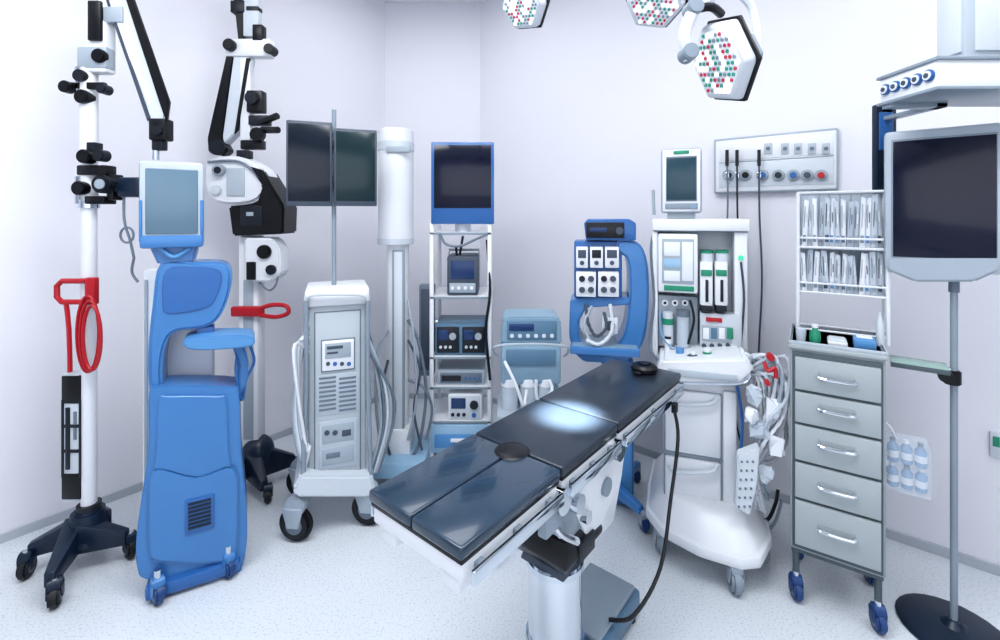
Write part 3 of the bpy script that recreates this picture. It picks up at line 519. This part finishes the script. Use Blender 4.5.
# ---------------- monitor on pole, far right
F=Fr(954,1.765,-.68)
T=thing(F,'monitor_stand','big silver framed dark screen on a thin floor pole at the right edge','monitor')
m=MB(F);m.lathe([(.17,0),(.172,.008),(.15,.018),(.04,.03),(.02,.05)],(0,0,0),'navy');m.build('base',T)
m=MB(F);m.pc(954,250,640,3,0,'silver');m.pc(954,258,292,4.2,0,'grey');m.build('pole',T)
m=MB(F);m.pc(952,370,384,7,0,'black',bev=.004);m.pd(946,377,6,-.05,0,'black',.003);m.build('clamp',T)
m=MB(F);p=F.p(944,370,0);m.box(p.x-.16,p.x+.01,-.09,.04,p.z+.012,p.z+.02,'glass',.003);m.box(p.x-.16,p.x+.01,-.093,-.088,p.z+.004,p.z+.022,'cabd',.001);m.box(p.x-.04,p.x+.02,-.01,.02,p.z,p.z+.012,'steel',.003);m.build('glass_shelf',T)
m=MB(F);m.pb(884,1005,127,272,-.06,-.025,'bezel',.016);m.pp([(888,256),(1001,256),(1002,270),(975,282),(915,282),(886,270)],-.066,-.03,'lgrey',.008);m.pb(915,975,160,240,-.035,.03,'grey',.02);mo=m.build('monitor',T)
m=MB(F);m.pb(891,998,136,261,-.0625,-.055,'silver',.002);m.pb(893,997,138,258.5,-.065,-.058,'screenb',.002);m.build('screen',mo)

# ---------------- ceiling pendant
F=Fr(938,1.5,0);wd=.5;dp=.23
T=thing(F,'ceiling_pendant','white ceiling pendant with row of round outlets at the top right corner','medical pendant')
z1=F.z(58);z0=F.z(88)
m=MB();m.box(0,wd,0,dp,z0,z1,'white',.008);m.box(-.008,wd,-.008,dp+.008,z1-.006,z1+.006,'silver',.003);m.box(-.008,wd,-.008,dp+.008,z0-.006,z0+.006,'silver',.003);m.build('outlet_bridge',T)
for i in range(5):
    y=.028+i*.043;zc=(z0+z1)/2
    m=MB();m.cyl((-.01,y,zc),(0,y,zc),.02,'blue2',bev=.002);m.cyl((-.013,y,zc),(-.008,y,zc),.015,'white');m.cyl((-.016,y,zc),(-.01,y,zc),.008,'mgrey');m.build('gas_outlet',T)
m=MB();m.box(.11,.4,.02,.12,z1,2.6,'bezel',.01);m.box(.1,.112,.03,.11,z1+.03,2.5,'offw',.003);m.box(.14,.36,.012,.022,z1+.03,2.5,'offw',.003);m.cyl((.25,.07,2.6),(.25,.07,CZ),.05,'white');m.cyl((.25,.07,CZ-.06),(.25,.07,CZ),.14,'offw');m.build('suspension_column',T)
vb=.42
m=MB(F);m.pb(877,897,104,190,vb,vb+.03,'navy',.006);m.pb(880,894,112,150,vb-.006,vb+.01,'blue2',.003);p=F.p(887,100,vb);m.box(p.x-.02,p.x+.02,dp-.05,vb+.03,z0-.02,z0-.004,'silver',.002);m.box(p.x-.02,p.x+.02,vb,vb+.025,F.z(110,vb),z0-.005,'navy',.002);m.box(.0,p.x+.02,dp-.05,dp-.01,z0-.02,z0-.004,'silver',.002);m.build('hanging_bracket',T)

# ---------------- surgical lamps
def head(T,c,n,roll,R_=.135):
    z=Vector(n).normalized();M4=Matrix.Translation(c)@Vector((0,0,1)).rotation_difference(z).to_matrix().to_4x4()@Matrix.Rotation(roll,4,'Z')
    m=MB();m.T=M4
    hexa=lambda r,zz,st=1:[(r*cos(i*pi/3)*1.0,r*sin(i*pi/3)*st,zz) for i in range(6)]
    m.hull(hexa(R_*1.0,-.02)+hexa(R_*.92,.016)+hexa(R_*.75,-.06),'lampw',.01);m.hull(hexa(R_*1.04,-.03)+hexa(R_*1.04,-.016),'black',.003);m.hull(hexa(R_*.5,-.1)+hexa(R_*.6,-.055),'silver',.006)
    h=m.build('lamp_head',T)
    m=MB();m.T=M4;m.hull(hexa(R_*.82,.01)+hexa(R_*.8,.018),'lensp',.001)
    n_=5
    for a in range(-n_,n_+1):
        for b in range(-n_,n_+1):
            if abs(a+b)>n_: continue
            x=(a+b*.5)*R_*.142;y=b*R_*.123
            k=random.choice(('lensw','lensr','lensg','lensw','lensw','lensr','lensg','silver'))
            m.cyl((x,y,.012),(x,y,.022),R_*(.055 if k=='lensw' else .042),k,seg=8)
    m.build('lens_cluster',h)
def w3(px,py,Y): return Vector(((px-500)/F0*Y,Y,H-(py-HY)*Y/F0))
F=Fr(700,1.5,0,CZ)
T=thing(F,'surgical_lamp','white surgical lamp with two faceted heads hanging over the table head','surgical lamp')
o0=Vector((F.rx,F.ry,CZ))
c1=w3(721,62,1.5)-o0;c2=w3(655,2,1.6)-o0;hub=Vector((.02,.12,-.98))
head(T,c1,(-1,-.12,-.3),.35,.145);head(T,c2,(-.35,-.6,-.7),.2,.105)
m=MB();m.cyl((.02,.12,-.95),(.02,.12,0),.03,'lampw');m.cyl((.02,.12,-.06),(.02,.12,0),.1,'lampw');m.cyl(hub+Vector((0,0,-.04)),hub+Vector((0,0,.06)),.055,'lampw',bev=.01);m.build('ceiling_mount',T)
m=MB();bk=c1+Vector((.07,.03,.02))
m.tube([hub,c1+Vector((.09,.06,.25)),c1+Vector((.14,.06,.18)),c1+Vector((.14,.05,.06)),bk],.014,'lampw')
m.tube([hub,c1+Vector((-.03,.02,.22)),c1+Vector((-.09,-.02,.17)),c1+Vector((-.13,-.03,.08)),c1+Vector((-.11,-.02,-.0))],.02,'lampw');m.tube([c1+Vector((-.09,-.03,.16)),c1+Vector((-.04,-.02,.17)),c1+Vector((.01,.02,.165))],.014,'black',sm=3);m.cyl(c1+Vector((-.115,-.05,.02)),c1+Vector((-.115,.01,.02)),.026,'silver',bev=.004);m.cyl(c1+Vector((-.1,-.05,.165)),c1+Vector((-.1,.01,.165)),.026,'silver',bev=.004)
m.tube([hub,c2+Vector((.05,.12,.12)),c2+Vector((0,.06,.05))],.016,'lampw');m.tube([hub+Vector((-.02,0,.05)),c2+Vector((.12,0,.1)),c2+Vector((.11,-.03,.0))],.012,'lampw');m.build('support_arm',T)
F=Fr(525,1.65,0,CZ)
T=thing(F,'surgical_lamp','single faceted surgical lamp head at top centre of the view','surgical lamp')
o0=Vector((F.rx,F.ry,CZ));c=w3(523,5,1.65)-o0;head(T,c,(-.55,-.6,-.5),.1,.095)
m=MB();m.cyl((.0,.15,-.9),(.0,.15,0),.03,'lampw');m.cyl((.0,.15,-.06),(.0,.15,0),.1,'lampw');m.build('ceiling_mount',T)
m=MB();m.tube([(0,.15,-.9),c+Vector((.03,.1,.2)),c+Vector((0.02,.05,.05))],.016,'lampw');m.build('support_arm',T)

# ---------------- operating table
F=Fr(555,1.547,.883)
T=thing(F,'operating_table','long black padded operating table on a steel column in the centre','operating table')
W=.165;Z=.90;XE=.775
m=MB();m.box(-.218,.132,-W,W,Z-.03,Z,'pad',.008,3);m.build('cushion',T)
m=MB();m.box(.14,XE,-W,W,Z-.03,Z,'pad',.008,3);m.build('cushion',T)
for s_ in (-1,1):
    m=MB();m.box(-.62,-.226,min(.002*s_,W*s_),max(.002*s_,W*s_),Z-.03,Z,'pad_sheen',.007,3);m.build('leg_cushion',T)
m=MB();
for a,b in ((-.615,-.23),(-.215,.13),(.145,XE-.005)): m.box(a,b,-W+.004,W-.004,Z-.042,Z-.029,'black',.003);m.box(a+.005,b-.005,-W+.008,W-.008,Z-.085,Z-.041,'white',.005)
m.build('support_frame',T)
for s_ in (-1,1):
    m=MB()
    for a,b in ((-.6,-.24),(-.2,.12),(.16,XE-.02)):
        y=s_*(W+.014);m.box(a,b,y-.005,y+.005,Z-.085,Z-.052,'steel',.002)
        for x in (a+.04,(a+b)/2,b-.04): m.box(x-.012,x+.012,min(y,s_*(W-.02)),max(y,s_*(W-.02)),Z-.08,Z-.058,'silver',.002)
    m.build('side_rail',T)
m=MB()
for s_ in (-1,1):
    m.box(-.6,-.1,s_*.11-.03,s_*.11+.03,Z-.125,Z-.08,'white',.008);m.box(.1,.72,s_*.11-.02,s_*.11+.02,Z-.115,Z-.08,'white',.006);m.cyl((-.22,s_*.175,Z-.09),(-.22,s_*.08,Z-.09),.035,'steel');m.cyl((.137,s_*.175,Z-.09),(.137,s_*.08,Z-.09),.035,'steel');m.box(-.3,-.22,s_*.15-.015,s_*.15+.015,Z-.16,Z-.08,'silver',.006)
m.build('under_arms',T)
m=MB();m.lathe([(.05,0),(.053,.006),(.045,.011),(.02,.013)],(-.235,0,Z-.006),'black');m.build('cutout_cap',T)
m=MB();m.hull([(x,y,z) for x,y,z in ((-.16,-.13,Z-.08),(.3,-.13,Z-.08),(.3,.13,Z-.08),(-.16,.13,Z-.08),(-.1,-.12,Z-.17),(.26,-.125,Z-.24),(.26,.125,Z-.24),(-.1,.12,Z-.17),(.05,-.11,Z-.4),(.22,-.11,Z-.4),(.22,.11,Z-.4),(.05,.11,Z-.4))],'white',.012)
m.cyl((.12,-.135,Z-.22),(.12,.135,Z-.22),.03,'silver');m.build('tilt_housing',T)
m=MB();m.hull([(x,y,z) for x,y,z in ((-.17,-.12,Z-.12),(0,-.12,Z-.12),(-.17,.12,Z-.12),(0,.12,Z-.12),(-.1,-.11,Z-.3),(.04,-.11,Z-.3),(-.1,.11,Z-.3),(.04,.11,Z-.3))],'silver',.01)
m.cyl((-.09,-.15,Z-.17),(-.09,.15,Z-.17),.028,'steel');m.cyl((-.02,-.14,Z-.25),(-.02,.14,Z-.25),.02,'chrome');m.tube([(-.26,-.14,Z-.12),(-.2,-.145,Z-.2),(-.1,-.14,Z-.28)],.012,'chrome');m.build('hinge_bracket',T)
m=MB();m.hull([(x,y,z) for z,r in ((.6,.105),(.53,.12),(.485,.09)) for x,y in ((-r,-r),(r,-r),(r,r),(-r,r))],'black',.008);m.hull([(x,y,z) for z,r in ((.49,.075),(.455,.085)) for x,y in ((-r,-r),(r,-r),(r,r),(-r,r))],'mgrey',.006)
m.box(-.05,.05,-.124,-.1,.51,.57,'dark',.004);m.build('mount_block',T)
m=MB();m.cyl((0,0,.1),(0,0,.46),.09,'chrome',seg=64);m.cyl((0,0,.435),(0,0,.455),.096,'steel',seg=64);m.cyl((0,0,.1),(0,0,.2),.098,'steel',seg=64);m.build('column',T)
m=MB();m.box(-.1,.46,-.11,.12,.02,.11,'steelblue',.015);m.box(.13,.44,-.095,.105,.11,.13,'silver',.008)
for x in (-.06,.42):
    for y in (-.08,.09): m.cyl((x,y,0),(x,y,.03),.022,'rubber')
m.build('base',T)
f=F.up(Z);m=MB(f);m.lathe([(.05,0),(.058,.008),(.058,.02),(.048,.03),(.03,.032),(.028,.026)],(.69,-.03,.001),'black');m.cyl((.69,-.03,.02),(.69,-.03,.036),.02,'dark');m.box(.61,.65,-.045,-.015,.002,.016,'black',.004);solo(m,'head_ring','round black ring pad lying at the head end of the table','pad')
m=MB(F);g=Z-.09;m.tube([(.6,-.19,g),(.58,-.215,.7),(.48,-.22,.5),(.37,-.22,.3),(.25,-.17,.18),(.22,-.09,.14)],.007,'black');m.box(.585,.615,-.205,-.185,g-.02,g+.02,'black',.004);solo(m,'control_cable','black cable hanging from table rail down to the table base','cable')

# ---------------- wall socket
F=Fr(996,wally(996),wr);
T=thing(F,'wall_switch','small white switch plate on the right wall beside the monitor pole','switch')
m=MB(F);m.pb(990,1003,433,458,-.014,0,'offw',.003);m.build('plate',T);m=MB(F);m.pb(993,1000,437,447,-.018,-.01,'green',.002);m.build('rocker',T)

# ---------------- lights, camera
def area(name,loc,size,e,rot=(0,0,0),col=(.98,.988,1)):
    l=bpy.data.lights.new(name,'AREA');l.shape='RECTANGLE';l.size=size[0];l.size_y=size[1];l.energy=e;l.color=col
    o=bpy.data.objects.new(name,l);C.objects.link(o);o.location=loc;o.rotation_euler=rot
K=.53
area('ceiling_light',(0,1.0,CZ-.05),(1.6,1.0),100*K)
area('ceiling_light',(-.5,2.9,CZ-.05),(.9,.7),14*K)
area('ceiling_light',(-1.7,.8,CZ-.05),(1.2,1.0),60*K)
area('ceiling_light',(2.2,.6,CZ-.05),(1.2,1.0),52*K)
area('rear_fill',(0,-.9,1.9),(4,1.8),32*K,(math.radians(82),0,0))  # unseen fill light added behind the camera
l=bpy.data.lights.new('lamp_beam','SPOT');l.energy=1500;l.spot_size=.27;l.spot_blend=1;l.shadow_soft_size=.03;l.color=(1,.95,.88)
o=bpy.data.objects.new('lamp_beam',l);C.objects.link(o);o.location=(.42,1.42,1.9);d=Vector((.24,1.61,.9))-o.location;o.rotation_euler=d.to_track_quat('-Z','Y').to_euler()
w=bpy.data.worlds.new('world');bpy.context.scene.world=w;w.use_nodes=True;w.node_tree.nodes['Background'].inputs[0].default_value=(.8,.87,1,1);w.node_tree.nodes['Background'].inputs[1].default_value=.5
cam=bpy.data.cameras.new('camera');co=bpy.data.objects.new('camera',cam);C.objects.link(co);co.location=(0,0,H);co.rotation_euler=(pi/2,0,0)
cam.sensor_width=36;cam.lens=F0/1000*36;cam.shift_y=-(320-HY)/1000;cam.clip_start=.05
bpy.context.scene.camera=co
vs=bpy.context.scene.view_settings
vs.view_transform='Standard'
try: vs.look='Medium High Contrast'
except Exception as e: print('look',e)
vs.exposure=0
